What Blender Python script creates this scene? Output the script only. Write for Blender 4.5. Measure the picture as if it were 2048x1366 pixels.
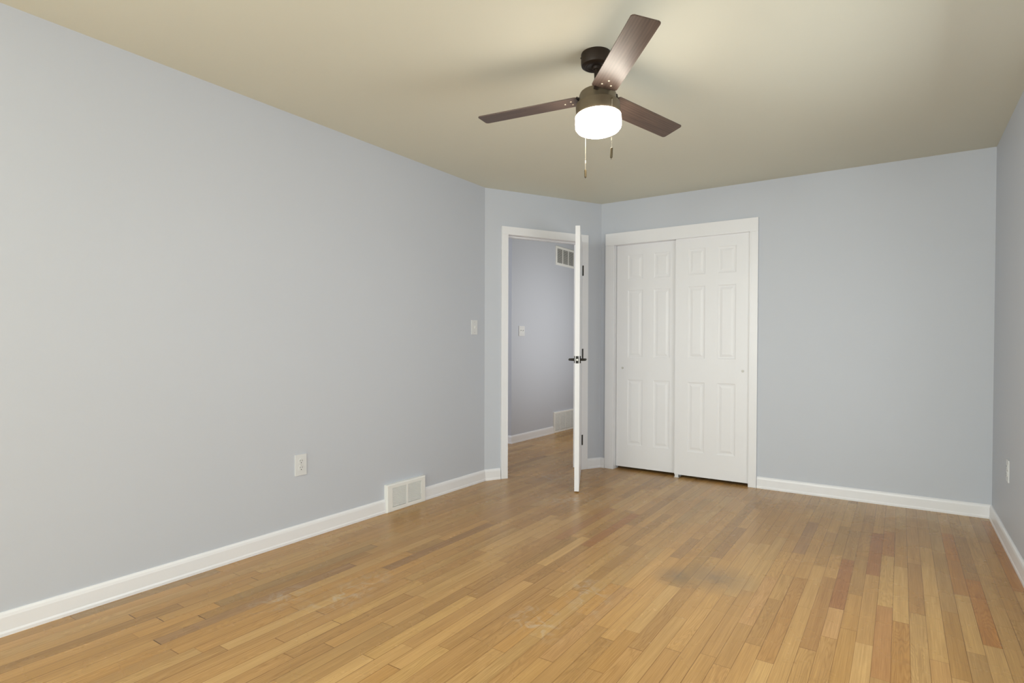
import bpy, bmesh, math, random
from mathutils import Matrix, Vector

for o in list(bpy.data.objects):
    bpy.data.objects.remove(o, do_unlink=True)
scene = bpy.context.scene
COL = scene.collection
PI = math.pi

# ---------------------------------------------------------------- camera
F = Vector((-0.55847311, 0.82942232, -0.01289964))
R = Vector((0.82946304, 0.55855186, 0.00329972))
U = Vector((-0.00994198, 0.00885697, 0.99991135))
cam_data = bpy.data.cameras.new('camera')
cam = bpy.data.objects.new('camera', cam_data)
COL.objects.link(cam)
m = Matrix.Identity(4)
for i in range(3):
    m[i][0] = R[i]; m[i][1] = U[i]; m[i][2] = -F[i]
m[0][3], m[1][3], m[2][3] = 2.8799, 0.0, 1.1322
cam.matrix_world = m
cam_data.sensor_width = 36.0
cam_data.lens = 36.0 * 1156.28 / 2048.0
cam_data.shift_y = 22.33 / 2048.0
cam_data.clip_start = 0.02
scene.camera = cam

# ---------------------------------------------------------------- world, light, exposure
scene.view_settings.view_transform = 'Standard'
scene.view_settings.look = 'None'
scene.view_settings.gamma = 1.0
scene.view_settings.use_curve_mapping = False
scene.view_settings.exposure = 0.0

POW = {'sky': 0.50, 'back': 73.0, 'side': 33.0, 'left': 118.0, 'lamp': 34.0, 'hall_lamp': 15.0, 'hall_day': 24.0}

world = bpy.data.worlds.new('world')
scene.world = world
world.use_nodes = True
bg = world.node_tree.nodes['Background']
bg.inputs[0].default_value = (0.72, 0.84, 1.0, 1)
bg.inputs[1].default_value = POW['sky']


def area(name, loc, rot, sx, sy, power, color):
    d = bpy.data.lights.new(name, 'AREA')
    d.shape = 'RECTANGLE'; d.size = sx; d.size_y = sy
    d.energy = power; d.color = color
    o = bpy.data.objects.new(name, d)
    o.location = loc; o.rotation_euler = rot
    COL.objects.link(o)
    return o

COL_BACK = (0.94, 1.0, 0.93)
COL_SIDE = (0.93, 0.985, 0.99)
COL_LEFT = (0.91, 0.99, 0.98)
YB = -4.0                                     # wall behind the camera
WINDOWS = [(0.35, 1.75), (1.95, 3.10)]         # x ranges of the windows in it
for i, (x0, x1) in enumerate(WINDOWS):
    area('window_daylight', ((x0 + x1) / 2, YB - 0.02, 1.42), (PI / 2, 0, 0), x1 - x0 - 0.1, 1.25,
         POW['back'], COL_BACK)
SIDE = (1.65, 3.28)                           # y range of the window in the right wall, just out of view
area('window_daylight', (3.3847 + 0.16, sum(SIDE) / 2, 1.30), (PI / 2 - 0.42, 0, PI / 2), SIDE[1] - SIDE[0] - 0.1, 1.25,
     POW['side'], COL_SIDE)
ADDED_LEFTW = (-2.30, -0.50)                        # y range of an unseen left wall window, added to brighten the right wall
area('window_daylight', (-0.16, sum(ADDED_LEFTW) / 2, 1.42), (PI / 2 - 0.22, 0, -PI / 2), ADDED_LEFTW[1] - ADDED_LEFTW[0] - 0.1, 1.25,
     POW['left'], COL_LEFT)  # fill light added at that opening, aimed across at the right wall
area('hall_daylight', (0.34, 6.3, 1.35), (PI / 2, 0, PI / 2), 1.8, 1.6, POW['hall_lamp'], (1.0, 0.975, 0.90))  # unseen fill light added to brighten the hallway wall evenly
area('hall_daylight', (-1.9, 3.2, 1.5), (PI / 2, 0, -0.25), 0.9, 1.3, POW['hall_day'], (0.92, 0.95, 1.0))  # second unseen fill, added for the hallway return wall and floor

# ---------------------------------------------------------------- constants
H = 2.44
XR = 3.3847
YC = 4.9141
YA = 3.8679
XB = 0.5642
ANG = math.atan2(YC - YA, XB)
LEN = math.hypot(XB, YC - YA)


def frame(x, y, ang, z=0.0):
    return Matrix.Translation((x, y, z)) @ Matrix.Rotation(ang, 4, 'Z')

FR_LEFT = frame(0, 0, PI / 2)          # local x = world y, local -y = into the room
FR_DOOR = frame(0, YA, ANG)
FR_CLOSET = frame(0, YC, 0)
FR_RIGHT = frame(XR, 0, -PI / 2)       # local x = -world y
FR_BACK = frame(0, YB, PI)
XH = -0.83
FR_HALL = frame(XH, 0, PI / 2)
YH = 5.499
FR_RETURN = frame(0, YH, 0)

# ---------------------------------------------------------------- materials


def new_mat(name):
    mt = bpy.data.materials.new(name)
    mt.use_nodes = True
    nt = mt.node_tree
    b = nt.nodes['Principled BSDF']
    return mt, nt, b


def N(nt, t, **kw):
    n = nt.nodes.new(t)
    for k, v in kw.items():
        if k in ('operation', 'blend_type', 'data_type', 'wave_type', 'bands_direction', 'attribute_name',
                 'noise_dimensions', 'wave_profile', 'uv_map'):
            setattr(n, k, v)
    return n


def math_node(nt, op, a, b=None, c=None, clamp=False):
    n = nt.nodes.new('ShaderNodeMath'); n.operation = op; n.use_clamp = clamp
    for i, v in enumerate((a, b, c)):
        if v is None:
            continue
        if isinstance(v, (int, float)):
            n.inputs[i].default_value = v
        else:
            nt.links.new(v, n.inputs[i])
    return n.outputs[0]


def paint(name, color, rough=0.6, spec=0.5, bump=0.02, scale=260.0, var=0.015):
    """roller-applied paint: fine stipple in the normal, faint colour mottling"""
    mt, nt, b = new_mat(name)
    tc = nt.nodes.new('ShaderNodeTexCoord')
    n1 = nt.nodes.new('ShaderNodeTexNoise')
    n1.inputs['Scale'].default_value = scale
    n1.inputs['Detail'].default_value = 3
    nt.links.new(tc.outputs['Object'], n1.inputs['Vector'])
    n2 = nt.nodes.new('ShaderNodeTexNoise')
    n2.inputs['Scale'].default_value = 1.7
    n2.inputs['Detail'].default_value = 4
    nt.links.new(tc.outputs['Object'], n2.inputs['Vector'])
    mix = nt.nodes.new('ShaderNodeMix'); mix.data_type = 'RGBA'
    nt.links.new(n2.outputs['Fac'], mix.inputs['Factor'])
    mix.inputs['A'].default_value = (*[c * (1 - var) for c in color], 1)
    mix.inputs['B'].default_value = (*[min(1, c * (1 + var)) for c in color], 1)
    nt.links.new(mix.outputs['Result'], b.inputs['Base Color'])
    bp = nt.nodes.new('ShaderNodeBump')
    bp.inputs['Strength'].default_value = bump
    bp.inputs['Distance'].default_value = 0.002
    nt.links.new(n1.outputs['Fac'], bp.inputs['Height'])
    nt.links.new(bp.outputs['Normal'], b.inputs['Normal'])
    b.inputs['Roughness'].default_value = rough
    b.inputs['Specular IOR Level'].default_value = spec
    return mt

M = {}
M['wall'] = paint('lavender_grey_wall_paint', (0.565, 0.592, 0.650), rough=0.5, spec=0.35, bump=0.10)
M['hall_wall'] = paint('hall_wall_paint', (0.55, 0.575, 0.64), rough=0.5, spec=0.35, bump=0.10)
M['ceiling'] = paint('beige_ceiling_paint', (0.720, 0.715, 0.615), rough=0.85, spec=0.2, bump=0.12)
M['trim'] = paint('white_trim_paint', (0.845, 0.845, 0.87), rough=0.32, spec=0.5, bump=0.02, scale=80)
M['doorpaint'] = paint('white_door_paint', (0.84, 0.84, 0.865), rough=0.38, spec=0.5, bump=0.03, scale=120)
M['plastic'] = paint('white_plastic', (0.72, 0.73, 0.74), rough=0.3, spec=0.5, bump=0.0)
M['ventwhite'] = paint('white_enamelled_metal', (0.84, 0.84, 0.82), rough=0.35, spec=0.5, bump=0.0)
M['outside'] = paint('dull_closet_paint', (0.45, 0.45, 0.46), rough=0.8, bump=0.05)


def plain(name, color, rough=0.5, metal=0.0, spec=0.5, noise=0.08, scale=60):
    mt, nt, b = new_mat(name)
    tc = nt.nodes.new('ShaderNodeTexCoord')
    n = nt.nodes.new('ShaderNodeTexNoise')
    n.inputs['Scale'].default_value = scale
    nt.links.new(tc.outputs['Object'], n.inputs['Vector'])
    mix = nt.nodes.new('ShaderNodeMix'); mix.data_type = 'RGBA'
    nt.links.new(n.outputs['Fac'], mix.inputs['Factor'])
    mix.inputs['A'].default_value = (*[c * (1 - noise) for c in color], 1)
    mix.inputs['B'].default_value = (*[min(1, c * (1 + noise)) for c in color], 1)
    nt.links.new(mix.outputs['Result'], b.inputs['Base Color'])
    b.inputs['Roughness'].default_value = rough
    b.inputs['Metallic'].default_value = metal
    b.inputs['Specular IOR Level'].default_value = spec
    return mt

M['bronze'] = plain('oil_rubbed_bronze', (0.130, 0.102, 0.066), rough=0.38, metal=0.35)
M['canopy'] = plain('dark_bronze_canopy', (0.018, 0.010, 0.005), rough=0.5, metal=0.1, spec=0.35)
M['black'] = plain('black_hardware', (0.02, 0.018, 0.015), rough=0.4, metal=0.4)
M['brass'] = plain('antique_brass', (0.085, 0.062, 0.028), rough=0.45, metal=0.3)
M['chain'] = plain('pale_bead_chain', (0.42, 0.38, 0.30), rough=0.45, metal=0.2)
M['nickel'] = plain('brushed_nickel', (0.60, 0.58, 0.54), rough=0.3, metal=0.9)
M['pull'] = plain('satin_nickel', (0.62, 0.61, 0.58), rough=0.55, metal=0.3)
M['screw'] = plain('bright_screw', (0.75, 0.66, 0.52), rough=0.35, metal=0.5)
M['dark'] = plain('dark_void', (0.012, 0.012, 0.012), rough=0.9)
M['ventdark'] = plain('shadowed_duct', (0.10, 0.095, 0.08), rough=0.9)
M['slot'] = plain('slot_grey', (0.10, 0.10, 0.10), rough=0.8)


def lamp_glass():
    mt, nt, b = new_mat('glowing_opal_glass')
    b.inputs['Base Color'].default_value = (0.95, 0.93, 0.88, 1)
    b.inputs['Roughness'].default_value = 0.25
    b.inputs['Emission Color'].default_value = (1.0, 0.91, 0.78, 1)
    b.inputs['Emission Strength'].default_value = POW['lamp']
    return mt
M['glass'] = lamp_glass()


def window_glass():
    mt, nt, b = new_mat('window_glass')
    b.inputs['Base Color'].default_value = (1, 1, 1, 1)
    b.inputs['Roughness'].default_value = 0.02
    b.inputs['Transmission Weight'].default_value = 1.0
    b.inputs['IOR'].default_value = 1.1
    return mt
M['pane'] = window_glass()


def blade_wood():
    mt, nt, b = new_mat('walnut_fan_blade')
    tc = nt.nodes.new('ShaderNodeTexCoord')
    mp = nt.nodes.new('ShaderNodeMapping')
    mp.inputs['Scale'].default_value = (4.0, 55.0, 20.0)
    nt.links.new(tc.outputs['Object'], mp.inputs['Vector'])
    n = nt.nodes.new('ShaderNodeTexNoise')
    n.inputs['Scale'].default_value = 1.0; n.inputs['Detail'].default_value = 6
    n.inputs['Distortion'].default_value = 0.6
    nt.links.new(mp.outputs[0], n.inputs['Vector'])
    w = nt.nodes.new('ShaderNodeTexWave')
    w.bands_direction = 'Y'
    w.inputs['Scale'].default_value = 1.0
    w.inputs['Distortion'].default_value = 5.0
    w.inputs['Detail'].default_value = 2.0
    w.inputs['Detail Scale'].default_value = 0.6
    mp2 = nt.nodes.new('ShaderNodeMapping')
    mp2.inputs['Scale'].default_value = (2.5, 26.0, 6.0)
    nt.links.new(tc.outputs['Object'], mp2.inputs['Vector'])
    nt.links.new(mp2.outputs[0], w.inputs['Vector'])
    s = math_node(nt, 'MULTIPLY', w.outputs['Fac'], 0.18)
    s = math_node(nt, 'ADD', s, math_node(nt, 'MULTIPLY', n.outputs['Fac'], 0.95))
    cr = nt.nodes.new('ShaderNodeValToRGB')
    cr.color_ramp.elements[0].position = 0.25
    cr.color_ramp.elements[0].color = (0.048, 0.031, 0.024, 1)
    cr.color_ramp.elements[1].position = 0.9
    cr.color_ramp.elements[1].color = (0.125, 0.082, 0.063, 1)
    nt.links.new(s, cr.inputs[0])
    nt.links.new(cr.outputs[0], b.inputs['Base Color'])
    b.inputs['Roughness'].default_value = 0.42
    b.inputs['Specular IOR Level'].default_value = 0.45
    return mt
M['blade'] = blade_wood()


def floor_mat():
    mt, nt, b = new_mat('oak_strip_floor')
    L = nt.links.new
    uv = nt.nodes.new('ShaderNodeUVMap'); uv.uv_map = 'board'        # across 0..1 , metres from one end
    uv2 = nt.nodes.new('ShaderNodeUVMap'); uv2.uv_map = 'ends'       # metres to other end , gap strength
    tint = nt.nodes.new('ShaderNodeAttribute'); tint.attribute_name = 'tint'
    seed = nt.nodes.new('ShaderNodeAttribute'); seed.attribute_name = 'seed'
    s1 = nt.nodes.new('ShaderNodeSeparateXYZ'); L(uv.outputs[0], s1.inputs[0])
    s2 = nt.nodes.new('ShaderNodeSeparateXYZ'); L(uv2.outputs[0], s2.inputs[0])
    sc = nt.nodes.new('ShaderNodeSeparateColor'); L(seed.outputs['Color'], sc.inputs[0])
    # grain coordinates: (across, along, seed)
    def vec(sx, sy, off):
        c = nt.nodes.new('ShaderNodeCombineXYZ')
        L(math_node(nt, 'MULTIPLY_ADD', s1.outputs[0], sx, math_node(nt, 'MULTIPLY', sc.outputs[0], 37.0)), c.inputs[0])
        L(math_node(nt, 'MULTIPLY', s1.outputs[1], sy), c.inputs[1])
        L(math_node(nt, 'MULTIPLY', sc.outputs[1], off), c.inputs[2])
        return c.outputs[0]
    # fine pores
    n1 = nt.nodes.new('ShaderNodeTexNoise'); L(vec(22, 5, 50), n1.inputs['Vector'])
    n1.inputs['Scale'].default_value = 1.0; n1.inputs['Detail'].default_value = 5; n1.inputs['Roughness'].default_value = 0.65
    # broad streaks along board
    n2 = nt.nodes.new('ShaderNodeTexNoise'); L(vec(2.6, 1.3, 90), n2.inputs['Vector'])
    n2.inputs['Scale'].default_value = 1.0; n2.inputs['Detail'].default_value = 4; n2.inputs['Distortion'].default_value = 0.8
    # cathedral figure
    w = nt.nodes.new('ShaderNodeTexNoise'); L(vec(1.3, 1.9, 70), w.inputs['Vector'])
    w.inputs['Scale'].default_value = 1.0; w.inputs['Detail'].default_value = 1.5; w.inputs['Distortion'].default_value = 0.4
    ring = math_node(nt, 'SINE', math_node(nt, 'MULTIPLY', w.outputs['Fac'], 120.0))
    ring = math_node(nt, 'POWER', math_node(nt, 'MULTIPLY_ADD', ring, 0.5, 0.5), 2.0)
    figure = math_node(nt, 'MULTIPLY', ring, math_node(nt, 'GREATER_THAN', sc.outputs[2], 0.60))
    val = math_node(nt, 'MULTIPLY_ADD', n1.outputs['Fac'], 0.85, 0.575)
    val = math_node(nt, 'MULTIPLY', val, math_node(nt, 'MULTIPLY_ADD', n2.outputs['Fac'], 0.42, 0.79))
    val = math_node(nt, 'MULTIPLY', val, math_node(nt, 'MULTIPLY_ADD', figure, -0.15, 1.02))
    # dark mineral streaks and little knots
    st = nt.nodes.new('ShaderNodeTexNoise'); L(vec(4.0, 1.6, 130), st.inputs['Vector'])
    st.inputs['Scale'].default_value = 1.0; st.inputs['Detail'].default_value = 2
    streak = math_node(nt, 'MULTIPLY', math_node(nt, 'SUBTRACT', st.outputs['Fac'], 0.70, clamp=True), 5.0, clamp=True)
    val = math_node(nt, 'MULTIPLY', val, math_node(nt, 'MULTIPLY_ADD', streak, -0.45, 1.0))
    # seams between boards: only some are open enough to read dark
    edge = math_node(nt, 'MINIMUM', s1.outputs[0], math_node(nt, 'SUBTRACT', 1.0, s1.outputs[0]))
    edge = math_node(nt, 'MULTIPLY', edge, 0.0585)
    e1 = math_node(nt, 'SUBTRACT', 1.0, math_node(nt, 'DIVIDE', edge, 0.0018), clamp=True)
    e1 = math_node(nt, 'MULTIPLY', e1, math_node(nt, 'MULTIPLY_ADD', sc.outputs[1], 0.55, 0.45))
    dend = math_node(nt, 'MINIMUM', s1.outputs[1], s2.outputs[0])
    e2 = math_node(nt, 'SUBTRACT', 1.0, math_node(nt, 'DIVIDE', dend, 0.0026), clamp=True)
    e2 = math_node(nt, 'MULTIPLY', e2, s2.outputs[1])
    e = math_node(nt, 'MAXIMUM', e1, e2)
    val = math_node(nt, 'MULTIPLY', val, math_node(nt, 'MULTIPLY_ADD', e, -0.75, 1.0))
    mul = nt.nodes.new('ShaderNodeMix'); mul.data_type = 'RGBA'; mul.blend_type = 'MULTIPLY'
    mul.inputs['Factor'].default_value = 1.0
    L(tint.outputs['Color'], mul.inputs['A'])
    cv = nt.nodes.new('ShaderNodeCombineColor')
    L(val, cv.inputs[0])
    L(math_node(nt, 'POWER', val, 1.18), cv.inputs[1])
    L(math_node(nt, 'POWER', val, 1.45), cv.inputs[2])
    L(cv.outputs[0], mul.inputs['B'])
    color = mul.outputs['Result']
    # wear: whitish scuffs and two grey smudges, at their places on the floor
    tc = nt.nodes.new('ShaderNodeTexCoord')
    pos = tc.outputs['Object']

    def blob(cx, cy, rx, ry, rot=0.0):
        mp = nt.nodes.new('ShaderNodeMapping'); mp.vector_type = 'TEXTURE'
        mp.inputs['Location'].default_value = (cx, cy, 0)
        mp.inputs['Rotation'].default_value = (0, 0, rot)
        mp.inputs['Scale'].default_value = (rx, ry, 1)
        L(pos, mp.inputs['Vector'])
        ln = nt.nodes.new('ShaderNodeVectorMath'); ln.operation = 'LENGTH'
        L(mp.outputs[0], ln.inputs[0])
        return math_node(nt, 'SUBTRACT', 1.0, ln.outputs['Value'], clamp=True)
    sn = nt.nodes.new('ShaderNodeTexNoise'); L(pos, sn.inputs['Vector'])
    sn.inputs['Scale'].default_value = 14; sn.inputs['Detail'].default_value = 6; sn.inputs['Distortion'].default_value = 1.5
    snm = math_node(nt, 'MULTIPLY', math_node(nt, 'SUBTRACT', sn.outputs['Fac'], 0.48, clamp=True), 5.0, clamp=True)
    sc1 = None
    for a in ((0.908, 3.761, 0.42, 0.28, 0.4), (1.714, 2.36, 0.12, 0.26, 0.5), (1.66, 2.0, 0.14, 0.20, 0.8),
              (0.80, 1.75, 0.14, 0.40, 0.1), (0.60, 1.55, 0.12, 0.2, 0.0), (0.45, 4.30, 0.30, 0.22, 0.3)):
        bl = blob(*a)
        sc1 = bl if sc1 is None else math_node(nt, 'MAXIMUM', sc1, bl)
    sc1 = math_node(nt, 'MULTIPLY', math_node(nt, 'MULTIPLY', sc1, snm), 0.5)
    mixw = nt.nodes.new('ShaderNodeMix'); mixw.data_type = 'RGBA'
    L(sc1, mixw.inputs['Factor']); L(color, mixw.inputs['A'])
    mixw.inputs['B'].default_value = (0.56, 0.50, 0.40, 1)
    dk = math_node(nt, 'MAXIMUM', blob(2.14, 2.88, 0.22, 0.22), blob(1.98, 2.80, 0.13, 0.16))
    dk = math_node(nt, 'MULTIPLY', dk, math_node(nt, 'MULTIPLY_ADD', sn.outputs['Fac'], 0.6, 0.35))
    mixd = nt.nodes.new('ShaderNodeMix'); mixd.data_type = 'RGBA'
    L(dk, mixd.inputs['Factor']); L(mixw.outputs['Result'], mixd.inputs['A'])
    mixd.inputs['B'].default_value = (0.17, 0.125, 0.08, 1)
    L(mixd.outputs['Result'], b.inputs['Base Color'])
    # satin finish
    rn = nt.nodes.new('ShaderNodeTexNoise'); L(pos, rn.inputs['Vector'])
    rn.inputs['Scale'].default_value = 3.0; rn.inputs['Detail'].default_value = 5
    L(math_node(nt, 'MULTIPLY_ADD', rn.outputs['Fac'], 0.14, 0.20), b.inputs['Roughness'])
    b.inputs['Specular IOR Level'].default_value = 0.38
    hgt = math_node(nt, 'MULTIPLY_ADD', n1.outputs['Fac'], 0.15, math_node(nt, 'MULTIPLY', e, -1.0))
    bp = nt.nodes.new('ShaderNodeBump')
    bp.inputs['Strength'].default_value = 0.25; bp.inputs['Distance'].default_value = 0.0006
    L(hgt, bp.inputs['Height']); L(bp.outputs[0], b.inputs['Normal'])
    return mt
M['floor'] = floor_mat()

# ---------------------------------------------------------------- mesh helpers


def mesh_obj(name, bm, mat, parent=None, matrix=None, smooth=False, mats=None):
    bmesh.ops.recalc_face_normals(bm, faces=bm.faces)
    me = bpy.data.meshes.new(name)
    bm.to_mesh(me); bm.free()
    for mm in ([mat] if mats is None else mats):
        me.materials.append(mm)
    if smooth:
        for p in me.polygons:
            p.use_smooth = True
        try:
            me.set_sharp_from_angle(angle=math.radians(35))
        except Exception:
            pass
    o = bpy.data.objects.new(name, me)
    COL.objects.link(o)
    if parent is not None:
        o.parent = parent
    if matrix is not None:
        if parent is None:
            o.matrix_world = matrix
        else:
            o.matrix_local = matrix
    return o


def box(bm, x0, x1, y0, y1, z0, z1, bevel=0.0, mi=0):
    vs = [bm.verts.new(p) for p in ((x0, y0, z0), (x1, y0, z0), (x1, y1, z0), (x0, y1, z0),
                                    (x0, y0, z1), (x1, y0, z1), (x1, y1, z1), (x0, y1, z1))]
    fs = [bm.faces.new([vs[i] for i in f]) for f in
          ((0, 3, 2, 1), (4, 5, 6, 7), (0, 1, 5, 4), (1, 2, 6, 5), (2, 3, 7, 6), (3, 0, 4, 7))]
    for f in fs:
        f.material_index = mi
    if bevel > 0:
        es = list({e for f in fs for e in f.edges})
        bmesh.ops.bevel(bm, geom=es, offset=bevel, segments=2, affect='EDGES', profile=0.7)
    return vs


def cyl(bm, p0, p1, r0, r1=None, seg=24, cap=True):
    r1 = r0 if r1 is None else r1
    p0 = Vector(p0); p1 = Vector(p1)
    d = (p1 - p0).normalized()
    a = d.orthogonal().normalized(); b2 = d.cross(a)
    rings = []
    for p, r in ((p0, r0), (p1, r1)):
        rings.append([bm.verts.new(p + (a * math.cos(2 * PI * i / seg) + b2 * math.sin(2 * PI * i / seg)) * r)
                      for i in range(seg)])
    for i in range(seg):
        j = (i + 1) % seg
        bm.faces.new((rings[0][i], rings[0][j], rings[1][j], rings[1][i]))
    if cap:
        bm.faces.new(rings[0][::-1]); bm.faces.new(rings[1])


def lathe(bm, prof, seg=64):
    """prof: list of (r, z); closed with caps where r == 0"""
    rings = []
    for r, z in prof:
        if r < 1e-6:
            rings.append([bm.verts.new((0, 0, z))])
        else:
            rings.append([bm.verts.new((r * math.cos(2 * PI * i / seg), r * math.sin(2 * PI * i / seg), z))
                          for i in range(seg)])
    for a, b2 in zip(rings[:-1], rings[1:]):
        for i in range(seg):
            j = (i + 1) % seg
            if len(a) == 1 and len(b2) == 1:
                continue
            if len(a) == 1:
                bm.faces.new((a[0], b2[i], b2[j]))
            elif len(b2) == 1:
                bm.faces.new((a[i], a[j], b2[0]))
            else:
                bm.faces.new((a[i], a[j], b2[j], b2[i]))


def sweep(bm, prof, path, closed=False):
    """prof: list of (out, z) ; path: list of ((x, y), (nx, ny)) in plan: out is along n"""
    cols = []
    for (x, y), (nx, ny) in path:
        cols.append([bm.verts.new((x + nx * o, y + ny * o, z)) for o, z in prof])
    n = len(prof)
    for a, b2 in zip(cols[:-1], cols[1:]):
        for i in range(n):
            j = (i + 1) % n
            bm.faces.new((a[i], a[j], b2[j], b2[i]))
    bm.faces.new(cols[0]); bm.faces.new(cols[-1][::-1])


def meta(o, label, cat, kind=None, group=None):
    o['label'] = label
    o['category'] = cat
    if kind:
        o['kind'] = kind
    if group:
        o['group'] = group
    return o


def thing(name, matrix, label, cat, kind=None, group=None):
    o = bpy.data.objects.new(name, None)
    o.empty_display_size = 0.1
    COL.objects.link(o)
    o.matrix_world = matrix
    return meta(o, label, cat, kind, group)


# ---------------------------------------------------------------- floor (one mesh, a face per board)
def fl(px, py):
    """point of the floor seen at a pixel of the 2048x1366 photograph"""
    d = F + R * ((px - 1024) / 1156.2811) - U * ((py - 705.3276) / 1156.2811)
    t = -1.1322 / d.z
    return (2.8799 + d.x * t, d.y * t)

A_ = lambda x, y: fl(1500 + x / 3.283, 950 + y / 3.283)
B_ = lambda x, y: fl(1000 + x / 3.283, 950 + y / 3.283)
C_ = lambda x, y: fl(500 + x / 3.283, 950 + y / 3.283)
D_ = lambda x, y: fl(220 + x / 4.3225, 1050 + y / 4.3225)


def build_floor():
    rnd = random.Random(11)
    # strip boundaries
    xs = [0.209]
    while xs[0] > -2.7:
        xs.insert(0, xs[0] - 0.0617)
    for k in range(20):
        xs.append(xs[-1] + 0.0617)
    for k in range(18):
        xs.append(xs[-1] + 0.0595)
    while xs[-1] < XR + 0.1:
        xs.append(xs[-1] + 0.0577)
    ns = len(xs) - 1
    Y0, Y1 = YB - 0.12, 9.2

    def strip(x):
        for i in range(ns):
            if xs[i] <= x < xs[i + 1]:
                return i
        return None
    joints = {i: [] for i in range(ns)}
    J = []
    for s in (((610, 550), .5), ((549, 872), .9), ((487, 668), .6), ((367, 1140), .9), ((1052, 580), .7),
              ((1080, 908), .7), ((1435, 685), .4), ((975, 965), .8), ((1245, 1225), .5), ((880, 368), .4),
              ((865, 525), .6), ((565, 385), .4), ((957, 598), .3), ((1235, 510), .3), ((1580, 1125), .3),
              ((1368, 785), .4), ((1290, 897), .4), ((1165, 790), .5), ((765, 650), .4), ((865, 860), .6),
              ((735, 1105), .3), ((330, 862), .3), ((620, 338), .3), ((1345, 400), .3), ((660, 780), .3),
              ((80, 1220), .5), ((140, 812), .3), ((445, 515), .4), ((120, 665), .3), ((945, 330), .4)):
        J.append((A_(*s[0]), s[1]))
    for s in (((572, 468), .7), ((900, 258), .3), ((150, 617), .6), ((1140, 540), .7), ((310, 1217), .7),
              ((902, 1147), .8), ((1127, 1147), .8), ((632, 1287), .6), ((1078, 692), .8), ((1250, 712), .5),
              ((382, 634), .6), ((830, 738), .4), ((667, 997), .5), ((1400, 538), .5), ((1560, 343), .4),
              ((1457, 700), .6), ((1605, 980), .4), ((1715, 1218), .5), ((1250, 520), .3)):
        J.append((B_(*s[0]), s[1]))
    for s in (((1070, 515), .9), ((1050, 690), .9), ((475, 911), 1.0), ((577, 970), 1.0), ((910, 984), .7),
              ((785, 1197), .8), ((950, 1261), 1.0), ((257, 1187), .8), ((207, 1091), .8), ((307, 882), .8),
              ((292, 795), .8), ((687, 593), 1.0), ((830, 467), 1.0), ((915, 622), .7), ((1450, 750), .6),
              ((1135, 805), .5), ((1230, 418), .5), ((1490, 1078), .5), ((1640, 1155), .5), ((600, 425), .5)):
        J.append((C_(*s[0]), s[1]))
    for s in (((192, 791), 1.3), ((435, 818), 1.3), ((414, 1018), 1.3), ((804, 804), 1.3), ((1262, 470), 1.2),
              ((1105, 432), .8), ((695, 526), .6), ((932, 690), .8), ((567, 1100), .8), ((992, 1068), .6),
              ((1595, 615), .7), ((1485, 1003), .6), ((1550, 1132), .7)):
        J.append((D_(*s[0]), s[1]))
    for (x, y), g in J:
        i = strip(x)
        if i is not None:
            joints[i].append((y, g))
    # boards with a colour of their own: point inside, tone
    special = []
    red = (0.44, 0.215, 0.095); brown = (0.46, 0.260, 0.110); orange = (0.56, 0.275, 0.090)
    light = (0.635, 0.405, 0.180); pinkish = (0.60, 0.365, 0.180); olive = (0.475, 0.290, 0.120)
    for p, c in (((870, 450), red), ((575, 700), red), ((455, 850), brown), ((540, 500), olive),
                 ((950, 430), (0.53, 0.27, 0.105)), ((1060, 740), (0.49, 0.285, 0.12)), ((1500, 900), orange),
                 ((1270, 450), orange), ((1340, 720), (0.55, 0.29, 0.105)), ((980, 1150), (0.54, 0.30, 0.11)),
                 ((1310, 1100), (0.51, 0.30, 0.115)), ((1400, 950), light), ((1180, 950), light), ((1190, 650), light),
                 ((870, 700), light), ((960, 800), light), ((520, 1050), pinkish), ((210, 1100), pinkish),
                 ((160, 1000), (0.52, 0.30, 0.125)), ((640, 1100), (0.54, 0.32, 0.125)), ((80, 760), pinkish),
                 ((400, 380), (0.45, 0.27, 0.145)), ((855, 1100), (0.52, 0.28, 0.12)), ((1700, 600), orange),
                 ((1560, 330), orange)):
        special.append((A_(*p), c))
    for p, c in (((720, 370), (0.45, 0.225, 0.095)), ((420, 400), (0.47, 0.255, 0.115)), ((250, 520), olive),
                 ((1200, 470), (0.47, 0.285, 0.14)), ((1480, 430), (0.45, 0.27, 0.13)), ((560, 950), pinkish),
                 ((700, 600), (0.47, 0.285, 0.125)), ((1250, 660), olive)):
        special.append((B_(*p), c))
    for p, c in (((1000, 1090), light), ((1200, 1150), light), ((1200, 500), (0.40, 0.235, 0.12)),
                 ((850, 1100), (0.50, 0.305, 0.135)), ((1050, 720), light), ((700, 500), (0.46, 0.30, 0.15))):
        special.append((C_(*p), c))
    for p, c in (((620, 920), (0.40, 0.23, 0.15)), ((1100, 720), (0.44, 0.27, 0.15)), ((300, 600), (0.46, 0.31, 0.18))):
        special.append((D_(*p), c))

    verts, faces, uvs, ends, tints, seeds = [], [], [], [], [], []
    tones = [(0.585, 0.365, 0.165), (0.555, 0.335, 0.145), (0.60, 0.385, 0.180), (0.565, 0.340, 0.150),
             (0.535, 0.320, 0.140), (0.61, 0.375, 0.165), (0.50, 0.300, 0.130), (0.57, 0.335, 0.135),
             (0.62, 0.400, 0.190)]
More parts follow.
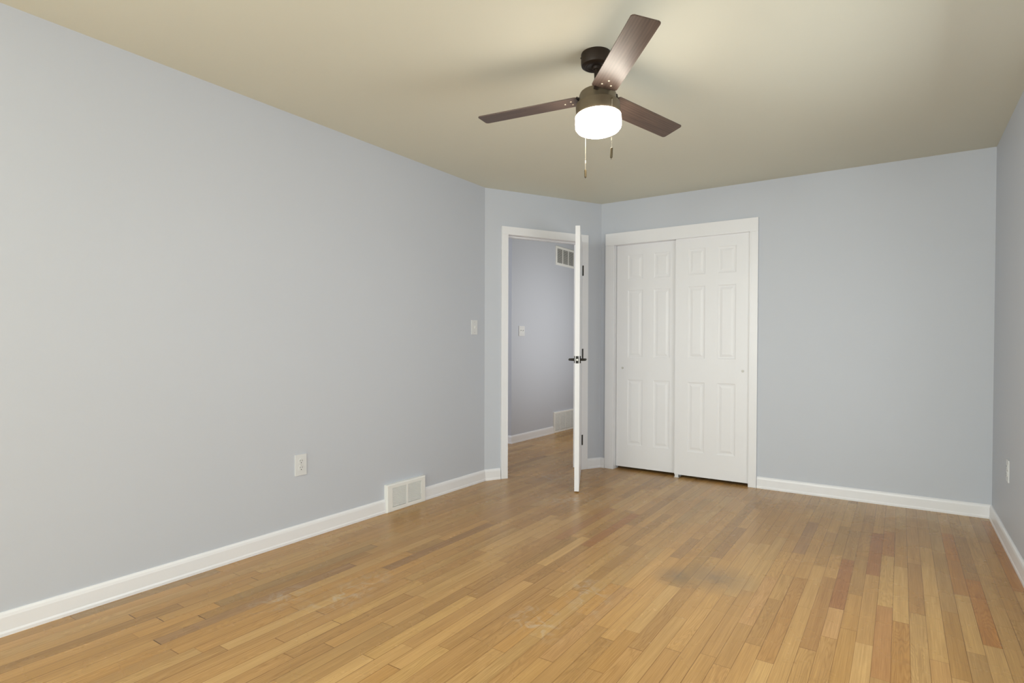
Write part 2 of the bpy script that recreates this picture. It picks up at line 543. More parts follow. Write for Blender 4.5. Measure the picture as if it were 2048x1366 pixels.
    for i in range(ns):
        js = sorted(joints[i])
        cuts = [(Y0, 0.4)]
        first = js[0][0] if js else Y1
        # random joints before, between and after the measured ones
        known = js + [(Y1, 0.4)]
        for y, g in known:
            while y - cuts[-1][0] > 0.95:
                ny = cuts[-1][0] + rnd.uniform(0.32, 1.0)
                if y - ny < 0.25:
                    break
                cuts.append((ny, rnd.uniform(0.15, 0.75)))
            if y - cuts[-1][0] > 0.06:
                cuts.append((y, g))
        for (ya, ga), (yb, gb) in zip(cuts[:-1], cuts[1:]):
            c = list(rnd.choice(tones))
            k = rnd.gauss(1.0, 0.035)
            if rnd.random() < 0.10:
                k *= rnd.uniform(0.85, 0.93)
            c = [v * k for v in c]
            for (sx, sy), cc in special:
                if xs[i] <= sx < xs[i + 1] and ya <= sy < yb:
                    c = list(cc)
            b0 = len(verts)
            verts += [(xs[i], ya, 0), (xs[i + 1], ya, 0), (xs[i + 1], yb, 0), (xs[i], yb, 0)]
            faces.append((b0, b0 + 1, b0 + 2, b0 + 3))
            Lb = yb - ya
            uvs += [(0, 0), (1, 0), (1, Lb), (0, Lb)]
            ends += [(Lb, ga), (Lb, ga), (0, gb), (0, gb)]
            tints += [(c[0] * 0.775, c[1] * 0.71, c[2] * 0.53, 1)] * 4
            seeds += [(rnd.random(), rnd.random(), rnd.random(), 1)] * 4
    nb = len(faces)
    # slab under the boards
    b0 = len(verts)
    X0, X1 = xs[0], xs[-1]
    verts += [(X0, Y0, -0.02), (X1, Y0, -0.02), (X1, Y1, -0.02), (X0, Y1, -0.02),
              (X0, Y0, -0.15), (X1, Y0, -0.15), (X1, Y1, -0.15), (X0, Y1, -0.15)]
    for f in ((0, 1, 2, 3), (4, 7, 6, 5), (0, 4, 5, 1), (1, 5, 6, 2), (2, 6, 7, 3), (3, 7, 4, 0)):
        faces.append(tuple(b0 + v for v in f))
        uvs += [(0.5, 0.5)] * 4; ends += [(1, 0)] * 4
        tints += [(0.5, 0.3, 0.15, 1)] * 4; seeds += [(0, 0, 0, 1)] * 4
    me = bpy.data.meshes.new('floor')
    me.from_pydata(verts, [], faces)
    u1 = me.uv_layers.new(name='board'); u2 = me.uv_layers.new(name='ends')
    a1 = me.attributes.new('tint', 'FLOAT_COLOR', 'CORNER')
    a2 = me.attributes.new('seed', 'FLOAT_COLOR', 'CORNER')
    u1 = me.uv_layers['board']; u2 = me.uv_layers['ends']
    a1 = me.attributes['tint']; a2 = me.attributes['seed']
    for k in range(len(uvs)):
        u1.data[k].uv = uvs[k]; u2.data[k].uv = ends[k]
        a1.data[k].color = tints[k]; a2.data[k].color = seeds[k]
    me.materials.append(M['floor'])
    o = bpy.data.objects.new('floor', me)
    COL.objects.link(o)
    meta(o, 'honey coloured oak strip floor running the length of the room', 'floor', 'structure')
build_floor()

# ---------------------------------------------------------------- room shell
T = 0.11


def struct(name, bm, mat, matrix, label, cat, **kw):
    o = mesh_obj(name, bm, mat, matrix=matrix, **kw)
    return meta(o, label, cat, 'structure')

HH = 2.60                                     # the hallway ceiling is a little higher
bm = bmesh.new()
dwx, dwy = math.cos(ANG), math.sin(ANG)
pl = [(-T, YB - 0.15), (XR + 0.15, YB - 0.15), (XR + 0.15, YC + T + 0.72), (XB - 0.10, YC + T + 0.72),
      (XB - 0.10, YC + 0.02), (-T, YA + 0.06)]
lo = [bm.verts.new((x, y, H)) for x, y in pl]; hi = [bm.verts.new((x, y, HH)) for x, y in pl]
bm.faces.new(lo); bm.faces.new(hi[::-1])
for i in range(len(pl)):
    j = (i + 1) % len(pl)
    bm.faces.new((lo[i], lo[j], hi[j], hi[i]))
struct('ceiling', bm, M['ceiling'], None, 'plain beige painted ceiling above the whole room', 'ceiling')

bm = bmesh.new()
box(bm, YB, ADDED_LEFTW[0], 0, T, 0, H); box(bm, ADDED_LEFTW[1], YA, 0, T, 0, H)
box(bm, ADDED_LEFTW[0], ADDED_LEFTW[1], 0, T, 0, 0.72); box(bm, ADDED_LEFTW[0], ADDED_LEFTW[1], 0, T, 2.10, H)
struct('wall_left', bm, M['wall'], FR_LEFT, 'long lavender grey wall on the left with outlet and floor register', 'wall')

# angled wall holding the open door
S0, S1, ZD = 0.213, 0.965, 2.068
bm = bmesh.new()
box(bm, 0.0, S0 - 0.018, 0, T, 0, H); box(bm, S1 + 0.018, LEN, 0, T, 0, H); box(bm, S0 - 0.018, S1 + 0.018, 0, T, ZD + 0.018, H)
struct('wall_angled', bm, M['wall'], FR_DOOR, 'short angled lavender grey wall around the open doorway', 'wall')

# closet wall
CX0, CX1, CZ = 0.700, 1.868, 2.045
bm = bmesh.new()
box(bm, XB, CX0 - 0.018, 0, T, 0, H); box(bm, CX1 + 0.018, XR, 0, T, 0, H)
box(bm, CX0 - 0.018, CX1 + 0.018, 0, T, CZ + 0.018, H)
struct('wall_closet', bm, M['wall'], FR_CLOSET, 'lavender grey far wall around the white sliding closet doors', 'wall')

bm = bmesh.new()
box(bm, -YC - T, -SIDE[1], 0, T, 0, H); box(bm, -SIDE[0], -YB, 0, T, 0, H)
box(bm, -SIDE[1], -SIDE[0], 0, T, 0, 0.72); box(bm, -SIDE[1], -SIDE[0], 0, T, 2.10, H)
struct('wall_right', bm, M['wall'], FR_RIGHT, 'lavender grey wall at the right edge of the view', 'wall')

# wall behind the camera, with two windows
bm = bmesh.new()
WZ0, WZ1 = 0.72, 2.10
xsplit = [-XR - T] + [v for (a, b2) in reversed(WINDOWS) for v in (-b2, -a)] + [T]
for k in range(0, len(xsplit), 2):
    box(bm, xsplit[k], xsplit[k + 1], 0, T, 0, H)
for (a, b2) in WINDOWS:
    box(bm, -b2, -a, 0, T, 0, WZ0); box(bm, -b2, -a, 0, T, WZ1, H)
struct('wall_back', bm, M['wall'], FR_BACK, 'lavender grey window wall behind the camera', 'wall')
for k, (a, b2) in enumerate(WINDOWS + [SIDE, (-ADDED_LEFTW[1], -ADDED_LEFTW[0])]):  # the last one is the added left wall window
    t = thing('window_%d' % (k + 1), (FR_BACK, FR_BACK, FR_RIGHT, FR_LEFT)[k] @ Matrix.Translation((-(a + b2) / 2, 0, WZ0)),
              ['white framed window beside the left wall behind the camera',
               'white framed window beside the right wall behind the camera',
               'white framed window in the right wall just outside the view',
               'white framed window in the left wall behind the camera'][k], 'window', 'structure')
    w = (b2 - a) / 2; h = WZ1 - WZ0
    bm = bmesh.new()
    for (x0, x1, z0, z1) in ((-w, -w + 0.05, 0, h), (w - 0.05, w, 0, h), (-w + .05, w - .05, 0, 0.05), (-w + .05, w - .05, h - 0.05, h),
                             (-w + .05, w - .05, h / 2 - 0.02, h / 2 + 0.02)):
        box(bm, x0, x1, 0.045, 0.085, z0, z1)
    mesh_obj('window_frame', bm, M['trim'], t)
    bm = bmesh.new()
    for (x0, x1, z0, z1) in ((-w - 0.07, -w, -0.02, h + 0.07), (w, w + 0.07, -0.02, h + 0.07), (-w, w, h, h + 0.07), (-w - 0.09, w + 0.09, -0.045, -0.02)):
        box(bm, x0, x1, -0.018 if z1 > 0 else -0.05, 0, z0, z1, 0.003)
    mesh_obj('window_casing', bm, M['trim'], t)

# closet interior
bm = bmesh.new()
box(bm, XB - 0.02, XR, T + 0.62, T + 0.70, 0, H); box(bm, XB - 0.10, XB - 0.02, T, T + 0.70, 0, H)
struct('wall_closet_interior', bm, M['outside'], FR_CLOSET, 'inside wall of the closet behind the sliding doors', 'wall')

# hall
bm = bmesh.new(); box(bm, -2.75, XB + 0.02, 2.2, 9.2, HH, HH + 0.1)
struct('ceiling_hall', bm, M['ceiling'], None, 'hallway ceiling beyond the open doorway', 'ceiling')
bm = bmesh.new(); box(bm, YH, 9.2, 0, 0.10, 0, HH)
struct('wall_hall', bm, M['hall_wall'], FR_HALL, 'grey hallway wall seen through the open doorway', 'wall')
bm = bmesh.new(); box(bm, -2.75, XH - 0.10, 0, 0.10, 0, HH)
struct('wall_hall_return', bm, M['hall_wall'], FR_RETURN, 'narrow return of the hallway wall beside the left door casing', 'wall')
bm = bmesh.new()
box(bm, XB - 0.20, XB - 0.10, YC + 0.12, 9.2, 0, HH)
box(bm, XH, XB - 0.10, 9.08, 9.2, 0, HH)
box(bm, -2.75, -2.65, 2.2, YH, 0, HH)
box(bm, -2.65, -T, 2.2, 2.3, 0, HH)
struct('wall_hall_far', bm, M['hall_wall'], None, 'unseen far walls of the hallway beyond the open doorway', 'wall')

# ---------------------------------------------------------------- baseboards
PROF = [(0, 0), (0.0165, 0), (0.0165, 0.012), (0.0138, 0.020), (0.0125, 0.072), (0.010, 0.083), (0.005, 0.091), (0, 0.092)]


def base(name, x0, x1, fr, label, m0=0.0, m1=0.0):
    """along local x, projecting to -y; m0/m1: how far the ends run on per metre of projection (mitres)"""
    bm = bmesh.new()
    a = [bm.verts.new((x0 + m0 * o, -o, z)) for o, z in PROF]
    b2 = [bm.verts.new((x1 + m1 * o, -o, z)) for o, z in PROF]
    n = len(PROF)
    for i in range(n):
        j = (i + 1) % n
        bm.faces.new((a[i], a[j], b2[j], b2[i]))
    bm.faces.new(a[::-1]); bm.faces.new(b2)
    o = mesh_obj(name, bm, M['trim'], matrix=fr)
    return meta(o, label, 'baseboard', 'structure')

V0, V1 = 2.742, 3.118         # room register on the left wall
half = math.tan((PI / 2 - ANG) / 2)
base('baseboard_left', YB, V0 - 0.001, FR_LEFT, 'white baseboard along the left wall, in front of the floor register')
base('baseboard_left_far', V1 + 0.001, YA, FR_LEFT, 'short white baseboard between the floor register and the angled wall', m1=half)
base('baseboard_angled_near', 0, S0 - 0.067, FR_DOOR, 'tiny piece of white baseboard left of the door casing', m0=-half)
hb = math.tan((ANG) / 2)
base('baseboard_angled_far', S1 + 0.072, LEN, FR_DOOR, 'tiny piece of white baseboard right of the door casing', m1=-hb)
base('baseboard_closet_near', XB, CX0 - 0.088, FR_CLOSET, 'tiny piece of white baseboard left of the closet casing', m0=hb)
base('baseboard_closet', CX1 + 0.066, XR, FR_CLOSET, 'white baseboard on the far wall right of the closet', m1=-1)
base('baseboard_right', -YC, -YB, FR_RIGHT, 'white baseboard along the right wall', m0=1)
base('baseboard_back', -XR, 0, FR_BACK, 'white baseboard under the windows behind the camera')
HV0, HV1 = 6.458, 7.05        # hall return register
base('baseboard_hall', YH, HV0 - 0.001, FR_HALL, 'white baseboard on the hallway wall beyond the doorway', m0=-1)
base('baseboard_hall_far', HV1 + 0.001, 9.1, FR_HALL, 'white baseboard of the hallway hidden behind the open door')
base('baseboard_hall_return', -2.6, XH, FR_RETURN, 'white baseboard on the hallway return wall', m1=1)

# ---------------------------------------------------------------- casings


def casing(name, x0, x1, ztop, wl, wr, wt, fr, label, th=0.017, jamb=0.11, z0=0.0, stop=None):
    """three casing boards with an eased outer edge and inner bead; jamb lining in the opening"""
    t = thing(name, fr @ Matrix.Translation((x0, 0, 0)), label, 'door casing', 'structure')
    w = x1 - x0
    for (a, b2) in ((-wl, 0.0), (w, w + wr)):
        bm = bmesh.new()
        box(bm, a, b2, -th, 0, z0, ztop + (0.0), 0.0025)
        inner = (b2 - 0.012, b2 - 0.002) if a < 0 else (a + 0.002, a + 0.012)
        box(bm, inner[0], inner[1], -th - 0.002, -th + 0.002, z0, ztop, 0.0008)
        mesh_obj('side_casing', bm, M['trim'], t)
    bm = bmesh.new()
    box(bm, -wl, w + wr, -th - 0.0005, 0, ztop, ztop + wt, 0.0025)
    box(bm, -0.002, w + 0.002, -th - 0.0025, -th + 0.002, ztop + 0.002, ztop + 0.012, 0.0008)
    mesh_obj('head_casing', bm, M['trim'], t)
    bm = bmesh.new()
    box(bm, -0.018, 0, 0, jamb, 0, ztop); box(bm, w, w + 0.018, 0, jamb, 0, ztop)
    box(bm, -0.018, w + 0.018, 0, jamb, ztop, ztop + 0.018)
    if stop:
        box(bm, 0, 0.011, stop, stop + 0.035, 0, ztop - .011); box(bm, w - 0.011, w, stop, stop + 0.035, 0, ztop - .011)
        box(bm, 0, w, stop, stop + 0.035, ztop - 0.011, ztop)
    mesh_obj('jamb', bm, M['trim'], t)
    return t

casing('trim_1', S0, S1, ZD, 0.062, 0.070, 0.068, FR_DOOR, 'white casing around the open hallway doorway', jamb=0.115, stop=0.042)
tc_ = casing('trim_2', CX0, CX1, CZ, 0.085, 0.063, 0.110, FR_CLOSET, 'white casing around the sliding closet doors', jamb=0.10)

# ---------------------------------------------------------------- six-panel doors


def door_face(bm, w, h, cols, rows, y, sgn):
    """grid face at y with recessed panels carrying a raised field; sgn=-1 faces -y"""
    xs_ = sorted({0, w, *[v for c in cols for v in c]})
    zs_ = sorted({0, h, *[v for r in rows for v in r]})
    V = {}

    def v(x, z, d=0.0):
        k = (round(x, 5), round(z, 5), round(d, 5))
        if k not in V:
            V[k] = bm.verts.new((x, y - sgn * d * 1.0, z))
        return V[k]
    for i in range(len(xs_) - 1):
        for j in range(len(zs_) - 1):
            x0, x1, z0, z1 = xs_[i], xs_[i + 1], zs_[j], zs_[j + 1]
            if (x0, x1) in cols and (z0, z1) in rows:
                rings = [(0, 0), (0.009, 0.0030), (0.020, 0.0036), (0.038, 0.0008), (0.042, 0.0006)]
                prev = None
                for ins, d in rings:
                    q = [v(x0 + ins, z0 + ins, d), v(x1 - ins, z0 + ins, d), v(x1 - ins, z1 - ins, d), v(x0 + ins, z1 - ins, d)]
                    if prev:
                        for k in range(4):
                            l = (k + 1) % 4
                            bm.faces.new((prev[k], prev[l], q[l], q[k]))
                    prev = q
                bm.faces.new(prev)
            else:
                bm.faces.new((v(x0, z0), v(x1, z0), v(x1, z1), v(x0, z1)))
    return V


def panel_door(name, w, h, th, parent, cols, rows):
    bm = bmesh.new()
    door_face(bm, w, h, cols, rows, 0, -1)
    door_face(bm, w, h, cols, rows, th, 1)
    q = lambda *p: bm.faces.new([bm.verts.new(c) for c in p])
    q((0, 0, 0), (w, 0, 0), (w, th, 0), (0, th, 0)); q((0, 0, h), (w, 0, h), (w, th, h), (0, th, h))
    q((0, 0, 0), (0, th, 0), (0, th, h), (0, 0, h)); q((w, 0, 0), (w, th, 0), (w, th, h), (w, 0, h))
    bmesh.ops.remove_doubles(bm, verts=bm.verts, dist=0.00005)
    return mesh_obj(name, bm, M['doorpaint'], parent)

ROWS = [(0.205, 0.800), (0.998, 1.612), (1.708, 1.930)]
CW = 0.604
COLS = [(0.108, 0.252), (0.352, 0.500)]
DZ = 0.024


def closet_door(name, x, y, label, pull_x):
    t = thing(name, FR_CLOSET @ Matrix.Translation((x, y, DZ)), label, 'sliding door', 'structure')
    panel_door('door_panel', CW, CZ - DZ - 0.003 + 0.004, 0.034, t, COLS, ROWS)
    bm = bmesh.new()
    pr = [(0.0, 0.0018), (0.0085, 0.0018), (0.0105, -0.0008), (0.0120, -0.0022), (0.0140, -0.0018), (0.0145, 0.0002)]
    lathe(bm, [(r, z) for r, z in pr], 32)
    mesh_obj('finger_pull', bm, M['pull'], t, Matrix.Translation((pull_x, -0.0006, 0.928 - DZ)) @ Matrix.Rotation(-PI / 2, 4, 'X') @ Matrix.Scale(-1, 4, (0, 0, 1)), smooth=True)
    return t

closet_door('door_2', CX1 - CW - 0.001, 0.004, 'white six-panel sliding closet door on the right, in front', 0.555)
closet_door('door_3', CX0 + 0.003, 0.044, 'white six-panel sliding closet door on the left, behind the other', 0.060)

# floor guide under the closet doors
t = thing('door_guide', FR_CLOSET @ Matrix.Translation((1.285, 0.02, 0)), 'small metal guide on the floor under the sliding closet doors', 'door guide')
bm = bmesh.new(); box(bm, -0.022, 0.022, -0.030, 0.075, 0, 0.003, 0.001)
mesh_obj('base_plate', bm, M['nickel'], t)
bm = bmesh.new()
box(bm, -0.016, 0.016, -0.026, -0.0215, 0.003, 0.030, 0.001)
mesh_obj('guide_fin', bm, M['plastic'], t)
bm = bmesh.new(); box(bm, -0.016, 0.016, 0.0385, 0.0425, 0.003, 0.030, 0.001)
mesh_obj('guide_fin', bm, M['plastic'], t)

# ---------------------------------------------------------------- the open door
PT = Vector((0.8357, 3.962)); PH = Vector((0.472, 4.712))     # room-side face: latch end, hinge end
ld = (PT - PH); LW = ld.length; la = math.atan2(ld.y, ld.x)
# local x from hinge to latch, local y across the thickness
LEAF = frame(PH.x, PH.y, la, 0.010)
leaf = thing('door_1', LEAF, 'white door standing open into the room, seen edge on', 'door', 'structure')
LT = 0.0355
# thickness goes to the hall side: direction (-0.9,-0.43); local +y = rot90(ld)
nloc = Vector((-ld.y, ld.x)).normalized()
sgn = 1 if nloc.dot(Vector((-0.9, -0.43))) > 0 else -1
pd = panel_door('door_panel', LW, 2.038, LT, leaf, [], [])
if sgn < 0:
    pd.matrix_local = Matrix.Translation((0, -LT, 0))
Yr, Yh = (0, LT) if sgn > 0 else (0, -LT)     # y of the room face, of the hall face
ys = 1 if Yh > Yr else -1                    # from room face towards hall face
HX, HZ = LW - 0.062, 1.012
for face_y, out in ((Yr, -ys), (Yh, ys)):
    hd = None
    bm = bmesh.new()
    cyl(bm, (HX, face_y, HZ), (HX, face_y + out * 0.008, HZ), 0.029, 0.028, 36)
    rose = mesh_obj('door_handle', bm, M['black'], leaf, smooth=True)
    bm = bmesh.new()
    cyl(bm, (HX, face_y + out * 0.007, HZ), (HX, face_y + out * 0.040, HZ), 0.0105, 0.0095, 20)
    cyl(bm, (HX + 0.008, face_y + out * 0.042, HZ), (HX - 0.105, face_y + out * 0.046, HZ), 0.0095, 0.0075, 16)
    mesh_obj('lever', bm, M['black'], rose, smooth=True)
# latch plate on the edge
bm = bmesh.new(); ym = (Yr + Yh) / 2
box(bm, LW - 0.0005, LW + 0.0012, ym - 0.0115, ym + 0.0115, HZ - 0.028, HZ + 0.028, 0.0006)
lp = mesh_obj('latch_plate', bm, M['black'], leaf)
bm = bmesh.new(); cyl(bm, (LW, ym, HZ), (LW + 0.0095, ym, HZ), 0.0085, 0.0075, 20)
mesh_obj('latch_bolt', bm, M['nickel'], lp, smooth=True)['label'] = 'bright latch bolt'
for z in (0.262, 1.045, 1.800):
    bm = bmesh.new()
    cyl(bm, (-0.004, Yr - ys * 0.006, z - 0.046), (-0.004, Yr - ys * 0.006, z + 0.046), 0.0080, seg=16)
    cyl(bm, (-0.004, Yr - ys * 0.006, z + 0.046), (-0.004, Yr - ys * 0.006, z + 0.051), 0.0050, 0.003, seg=16)
    box(bm, -0.004, 0.0005, min(Yr - ys * 0.004, Yr + ys * 0.030), max(Yr - ys * 0.004, Yr + ys * 0.030), z - 0.044, z + 0.044)
    mesh_obj('hinge', bm, M['black'], leaf, smooth=True)

# ---------------------------------------------------------------- outlets and switches


def receptacle(bm, zc):
    pts = []
    r, hw = 0.0175, 0.0145
    for i in range(40):
        a = 2 * PI * i / 40
        x = max(-hw, min(hw, r * math.cos(a)))
        pts.append((x, r * math.sin(a)))
    f = [bm.verts.new((x, -0.0085, zc + z)) for x, z in pts]
    b2 = [bm.verts.new((x, -0.004, zc + z)) for x, z in pts]
    bm.faces.new(f)
    for i in range(40):
        j = (i + 1) % 40
        bm.faces.new((f[i], f[j], b2[j], b2[i]))


def outlet(fr, x, z, label, w=0.0775, h=0.122):
    t = thing('power_outlet', fr @ Matrix.Translation((x, 0, z)), label, 'outlet')
    bm = bmesh.new(); box(bm, -w / 2, w / 2, -0.006, 0.0, -h / 2, h / 2, 0.002)
    mesh_obj('cover_plate', bm, M['plastic'], t)
    for zc in (0.0195, -0.0195):
        bm = bmesh.new(); receptacle(bm, zc)
        s = mesh_obj('socket', bm, M['plastic'], t)
        bm = bmesh.new()
        box(bm, -0.0078, -0.0056, -0.0089, -0.0084, zc + 0.002, zc + 0.0105)
        box(bm, 0.0056, 0.0078, -0.0089, -0.0084, zc + 0.001, zc + 0.0105)
        cyl(bm, (0, -0.0089, zc - 0.007), (0, -0.0084, zc - 0.007), 0.0030, seg=12)
        mesh_obj('slots', bm, M['slot'], s)
    bm = bmesh.new(); cyl(bm, (0, -0.0075, 0), (0, -0.005, 0), 0.0032, seg=14)
    mesh_obj('screw', bm, M['nickel'], t)
    return t

outlet(FR_LEFT, 2.0865, 0.436, 'white duplex outlet low on the left wall near the floor register')
outlet(FR_RIGHT, -4.235, 0.437, 'white duplex outlet on the right wall seen almost edge on')


def switch(fr, x, z, label, gangs=1, h=0.118, w=0.078):
    t = thing('light_switch', fr @ Matrix.Translation((x, 0, z)), label, 'light switch')
    w = w + (gangs - 1) * 0.045
    bm = bmesh.new(); box(bm, -w / 2, w / 2, -0.0065, 0, -h / 2, h / 2, 0.002)
    mesh_obj('cover_plate', bm, M['plastic'], t)
    for g in range(gangs):
        xc = (g - (gangs - 1) / 2) * 0.046
        bm = bmesh.new(); box(bm, xc - 0.005, xc + 0.005, -0.0072, -0.006, -0.012, 0.012, 0.0003)
        s = mesh_obj('toggle_slot', bm, M['ventwhite'], t)
        bm = bmesh.new()
        vs = box(bm, xc - 0.0035, xc + 0.0035, -0.018, -0.006, -0.004, 0.006, 0.001)
        for v in bm.verts:
            if v.co.y < -0.014:
                v.co.z += 0.006
        mesh_obj('toggle', bm, M['plastic'], s)
        for zz in (0.042, -0.042):
            bm = bmesh.new()
            cyl(bm, (xc, -0.0078, zz), (xc, -0.006, zz), 0.003, seg=12)
            mesh_obj('screw', bm, M['nickel'], t)
    return t

switch(FR_LEFT, 3.7235, 1.276, 'white light switch on the left wall just before the angled doorway wall')
switch(FR_HALL, 5.708, 1.300, 'white double light switch on the hallway wall beyond the doorway', gangs=2)

# ---------------------------------------------------------------- registers and grilles


def grille(name, fr, x0, x1, z0, z1, depth, border, bays, label, cat, louvre_pitch=0.0085, dark='ventdark', down=True, mull=0.010, lth=0.0012):
    t = thing(name, fr @ Matrix.Translation((x0, 0, z0)), label, cat)
    w, h = x1 - x0, z1 - z0
    bl, br, bb, bt = border
    # frame: sloping face from wall to raised inner rim
    bm = bmesh.new()
    outer = [(0, 0), (w, 0), (w, h), (0, h)]
    inner = [(bl, bb), (w - br, bb), (w - br, h - bt), (bl, h - bt)]
    s = 0.006
    lv = [([(x, z) for x, z in outer], 0.0), ([(x, z) for x, z in outer], -depth + 0.004),
          ([(min(max(x, s), w - s), min(max(z, s), h - s)) for x, z in outer], -depth),
          (inner, -depth), (inner, -depth + 0.012 if depth > 0.012 else 0.0)]
    prev = None
    for ring, y in lv:
        q = [bm.verts.new((x, y, z)) for x, z in ring]
        if prev:
            for k in range(4):
                l = (k + 1) % 4
                bm.faces.new((prev[k], prev[l], q[l], q[k]))
        prev = q
    mesh_obj('frame', bm, M['ventwhite'], t)
    bm = bmesh.new(); box(bm, bl - 0.004, w - br + 0.004, -0.0022, -0.0004, bb - 0.004, h - bt + 0.004)
    mesh_obj('duct_opening', bm, M[dark], t)
    iw = w - bl - br; bw = (iw - (bays - 1) * mull) / bays
    yf = -depth + 0.0015
    for k in range(bays):
        xa = bl + k * (bw + mull)
        bm = bmesh.new()
        z = bb + louvre_pitch * 0.4
        while z < h - bt - 0.001:
            dz = louvre_pitch * 0.75 * (1 if down else -1)
            ya, yb = yf, min(yf + 0.011, -0.003)
            a = [bm.verts.new(p) for p in ((xa, ya, z), (xa + bw, ya, z), (xa + bw, yb, z + dz), (xa, yb, z + dz),
                                           (xa, ya, z + lth), (xa + bw, ya, z + lth), (xa + bw, yb, z + dz + lth), (xa, yb, z + dz + lth))]
            for f in ((0, 3, 2, 1), (4, 5, 6, 7), (0, 1, 5, 4), (1, 2, 6, 5), (2, 3, 7, 6), (3, 0, 4, 7)):
                bm.faces.new([a[i] for i in f])
            z += louvre_pitch
        mesh_obj('louvres', bm, M['ventwhite'], t)
        if k < bays - 1:
            bm = bmesh.new(); box(bm, xa + bw, xa + bw + mull, -depth, -depth + 0.008, bb, h - bt)
            mesh_obj('mullion', bm, M['ventwhite'], t)
    return t

reg = grille('floor_register', FR_LEFT, V0, V1, 0.0, 0.187, 0.030, (0.048, 0.045, 0.030, 0.028), 2,
             'white metal heating register at the foot of the left wall', 'register', louvre_pitch=0.0066, dark='slot', lth=0.0033, mull=0.016)
bm = bmesh.new(); box(bm, 0.30, 0.325, -0.034, -0.029, 0.065, 0.070, 0.001)
mesh_obj('damper_lever', bm, M['ventwhite'], reg)
grille('return_grille', FR_HALL, 6.505, 7.17, 2.174, 2.420, 0.012, (0.030, 0.03, 0.030, 0.030), 4,
       'white return air grille high on the hallway wall with dark gaps', 'vent', louvre_pitch=0.0120, down=True, dark='dark', lth=0.0008, mull=0.014)
grille('wall_register', FR_HALL, HV0, HV1, 0.0, 0.270, 0.022, (0.022, 0.02, 0.030, 0.022), 4,
       'white slatted return vent at the foot of the hallway wall', 'vent', louvre_pitch=0.0105, dark='slot', lth=0.0036, mull=0.007)

# ---------------------------------------------------------------- ceiling fan
FX, FY, FZ = 1.7377, 2.3776, 2.2418
fan = thing('ceiling_fan', Matrix.Translation((1.731, 2.3735, H)),
            'bronze three-blade ceiling fan with a lit white drum light', 'ceiling fan')
up = Vector((-0.0585, 0.0523, 1.0)).normalized()         # the fan hangs slightly out of plumb
xax = Vector((1, 0, 0)); xax = (xax - up * xax.dot(up)).normalized(); yax = up.cross(xax)
TILT = Matrix(((xax.x, yax.x, up.x, 0), (xax.y, yax.y, up.y, 0), (xax.z, yax.z, up.z, 0), (0, 0, 0, 1)))
inv = Matrix.Translation((-1.731, -2.3735, -H))
ROT = inv @ Matrix.Translation((FX, FY, FZ)) @ TILT      # rotor frame in the fan's own frame

bm = bmesh.new()
lathe(bm, [(0.0, 0.0), (0.0655, 0.0), (0.067, -0.004), (0.067, -0.043), (0.0645, -0.054), (0.058, -0.059), (0.050, -0.0605),
           (0.047, -0.0585), (0.040, -0.0595), (0.036, -0.0570), (0.026, -0.0575), (0.020, -0.0545), (0.0, -0.0545)], 64)
can = mesh_obj('canopy', bm, M['canopy'], fan, smooth=True)
for a in (PI * 1.19, PI * 0.2):
    d = Vector((math.cos(a), math.sin(a), 0))
    bm = bmesh.new()
    cyl(bm, d * 0.0645 + Vector((0, 0, -0.020)), d * 0.0700 + Vector((0, 0, -0.020)), 0.0038, 0.003, 12)
    mesh_obj('screw', bm, M['black'], can)
bm = bmesh.new()
cyl(bm, ROT @ Vector((0, 0, 0.155)), ROT @ Vector((0, 0, 0.028)), 0.0125, seg=24)
cyl(bm, ROT @ Vector((0, 0, 0.148)), ROT @ Vector((0, 0, 0.132)), 0.022, 0.018, seg=24)
mesh_obj('downrod', bm, M['canopy'], fan, smooth=True)

bm = bmesh.new()
lathe(bm, [(0.0, 0.034), (0.030, 0.034), (0.034, 0.030), (0.066, 0.028), (0.078, 0.022), (0.0825, 0.012), (0.083, -0.022),
           (0.086, -0.027), (0.0975, -0.030), (0.0985, -0.034), (0.0985, -0.084), (0.096, -0.086), (0.0, -0.086)], 72)
house = mesh_obj('motor_housing', bm, M['bronze'], fan, ROT, smooth=True)

bm = bmesh.new()
lathe(bm, [(0.090, -0.085), (0.100, -0.0845), (0.1020, -0.087), (0.1025, -0.126), (0.1005, -0.136), (0.094, -0.145), (0.082, -0.1510),
           (0.060, -0.154), (0.0, -0.155)], 72)
mesh_obj('lamp_shade', bm, M['glass'], fan, ROT, smooth=True)['label'] = 'glowing white glass drum'

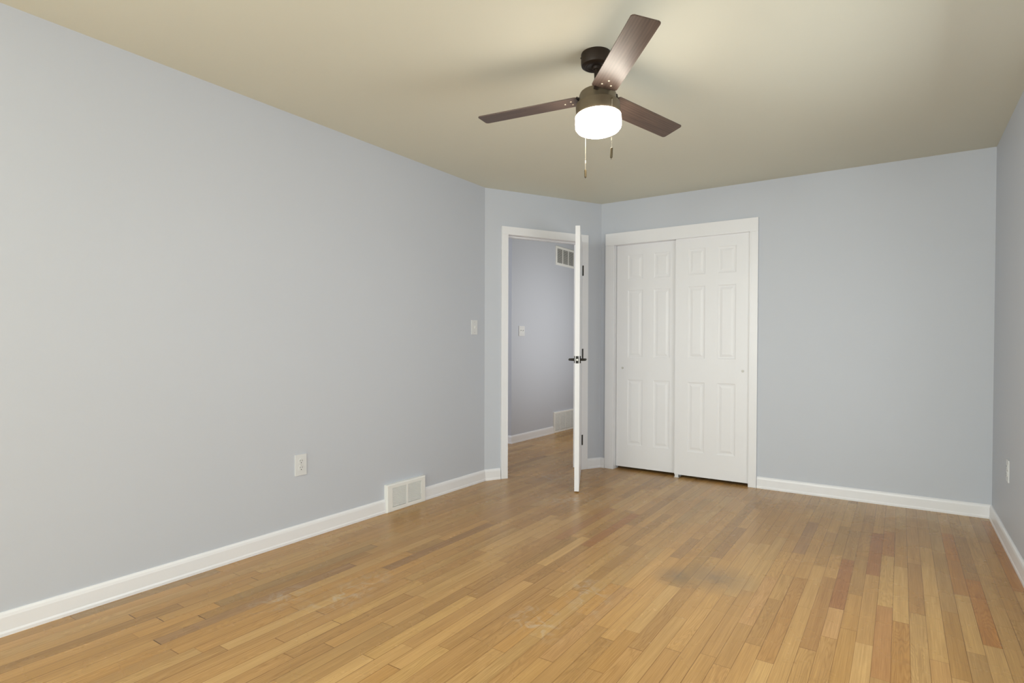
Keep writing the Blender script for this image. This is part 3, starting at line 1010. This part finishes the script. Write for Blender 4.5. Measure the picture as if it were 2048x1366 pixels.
TH0 = 5.4658
for k, off in enumerate((0.0, -2 * PI / 3, 2 * PI / 3)):
    th = TH0 + off
    L_, r0, hw = 0.5645, 0.0865, 0.0569
    bm = bmesh.new()
    rc = 0.011
    pts = []
    for (cx, cy, a0) in ((L_ - rc, -hw + rc, -PI / 2), (L_ - rc, hw - rc, 0)):
        for i in range(7):
            a = a0 + i / 6 * PI / 2
            pts.append((cx + rc * math.cos(a), cy + rc * math.sin(a)))
    rr = 0.010
    for (cx, cy, a0) in ((r0 + rr, hw - rr, PI / 2), (r0 + rr, -hw + rr, PI)):
        for i in range(7):
            a = a0 + i / 6 * PI / 2
            pts.append((cx + rr * math.cos(a), cy + rr * math.sin(a)))
    for z in (0.0, 0.0052):
        ring = [bm.verts.new((x, y, z)) for x, y in pts]
        bm.faces.new(ring if z else ring[::-1])
        if z:
            n = len(ring)
            for i in range(n):
                j = (i + 1) % n
                bm.faces.new((prev[i], prev[j], ring[j], ring[i]))
        prev = ring
    bmesh.ops.bevel(bm, geom=[e for e in bm.edges if len(e.link_faces) == 2 and abs(e.verts[0].co.z - e.verts[1].co.z) < 1e-6],
                    offset=0.0012, segments=2, affect='EDGES')
    Mb = ROT @ Matrix.Rotation(th, 4, 'Z') @ Matrix.Rotation(-0.1625, 4, 'X')
    blade = mesh_obj('blade', bm, M['blade'], fan, Mb, smooth=True)
    for (sx, sy) in ((0.118, -0.018), (0.118, 0.022), (0.150, 0.002)):
        bm = bmesh.new()
        cyl(bm, (sx, sy, -0.0004), (sx, sy, -0.0022), 0.0045, 0.0035, 16)
        mesh_obj('screw', bm, M['screw'], blade, smooth=True)
    # bracket: flat arm on top of the blade, with the upright tab by the motor
    bm = bmesh.new()
    box(bm, 0.060, 0.165, -0.030, 0.034, 0.0056, 0.0088, 0.001)
    box(bm, 0.0835, 0.0915, -0.044, -0.030, -0.012, 0.026, 0.0012)
    box(bm, 0.0835, 0.0915, -0.044, 0.030, 0.0075, 0.014, 0.001)
    mesh_obj('blade_bracket', bm, M['canopy'], fan, Mb)


def pull(dx, dy, ztop, zpend, plen, tilt, label, knob_top):
    bm = bmesh.new()
    p0 = Vector((FX + dx - 1.731, FY + dy - 2.3735, ztop - H))
    p1 = Vector((FX + dx - 1.731, FY + dy - 2.3735, zpend - H))
    cyl(bm, p0, p1, 0.0006, seg=8)
    ch = mesh_obj('pull_chain', bm, M['chain'], fan)
    n = 34
    bm = bmesh.new()
    for i in range(n + 1):
        c = p0.lerp(p1, i / n)
        bmesh.ops.create_icosphere(bm, subdivisions=1, radius=0.0012, matrix=Matrix.Translation(c))
    c = p1 + Vector((0, 0, 0.036))
    cyl(bm, c + Vector((0, 0, 0.007)), c - Vector((0, 0, 0.007)), 0.0024, seg=10)
    mesh_obj('beads', bm, M['chain'], ch, smooth=True)
    bm = bmesh.new()
    lathe(bm, [(0, 0.0), (0.003, 0.0), (0.0048, -0.0015), (0.0052, -0.006), (0.0055, -plen * 0.8), (0.0050, -plen * 0.84),
               (0.0015, -plen * 0.88), (0.0010, -plen), (0, -plen)], 20)
    mesh_obj('pull_knob', bm, M['brass'], ch, Matrix.Translation(p1) @ Matrix.Rotation(tilt, 4, 'Y'), smooth=True)
    bm = bmesh.new()
    a = math.atan2(dy, dx)
    d = Vector((math.cos(a), math.sin(a), 0))
    base_ = p0 - d * 0.0
    cyl(bm, base_ + Vector((0, 0, 0.002)) - d * 0.012, base_ + Vector((0, 0, 0.001)) + d * 0.003, 0.0042, 0.0035, 12)
    mesh_obj('switch_ferrule', bm, M['brass'], ch, smooth=True)

fwd = Vector((F.x, F.y)).normalized(); rgt = Vector((R.x, R.y)).normalized()
v = rgt * 0.049 - fwd * 0.0925
pull(v.x, v.y, 2.203, 1.991, 0.052, 0.05, '', 0)
v = -rgt * 0.041 + fwd * 0.098
pull(v.x, v.y, 2.195, 1.952, 0.042, -0.02, '', 0)

bpy.context.view_layer.update()
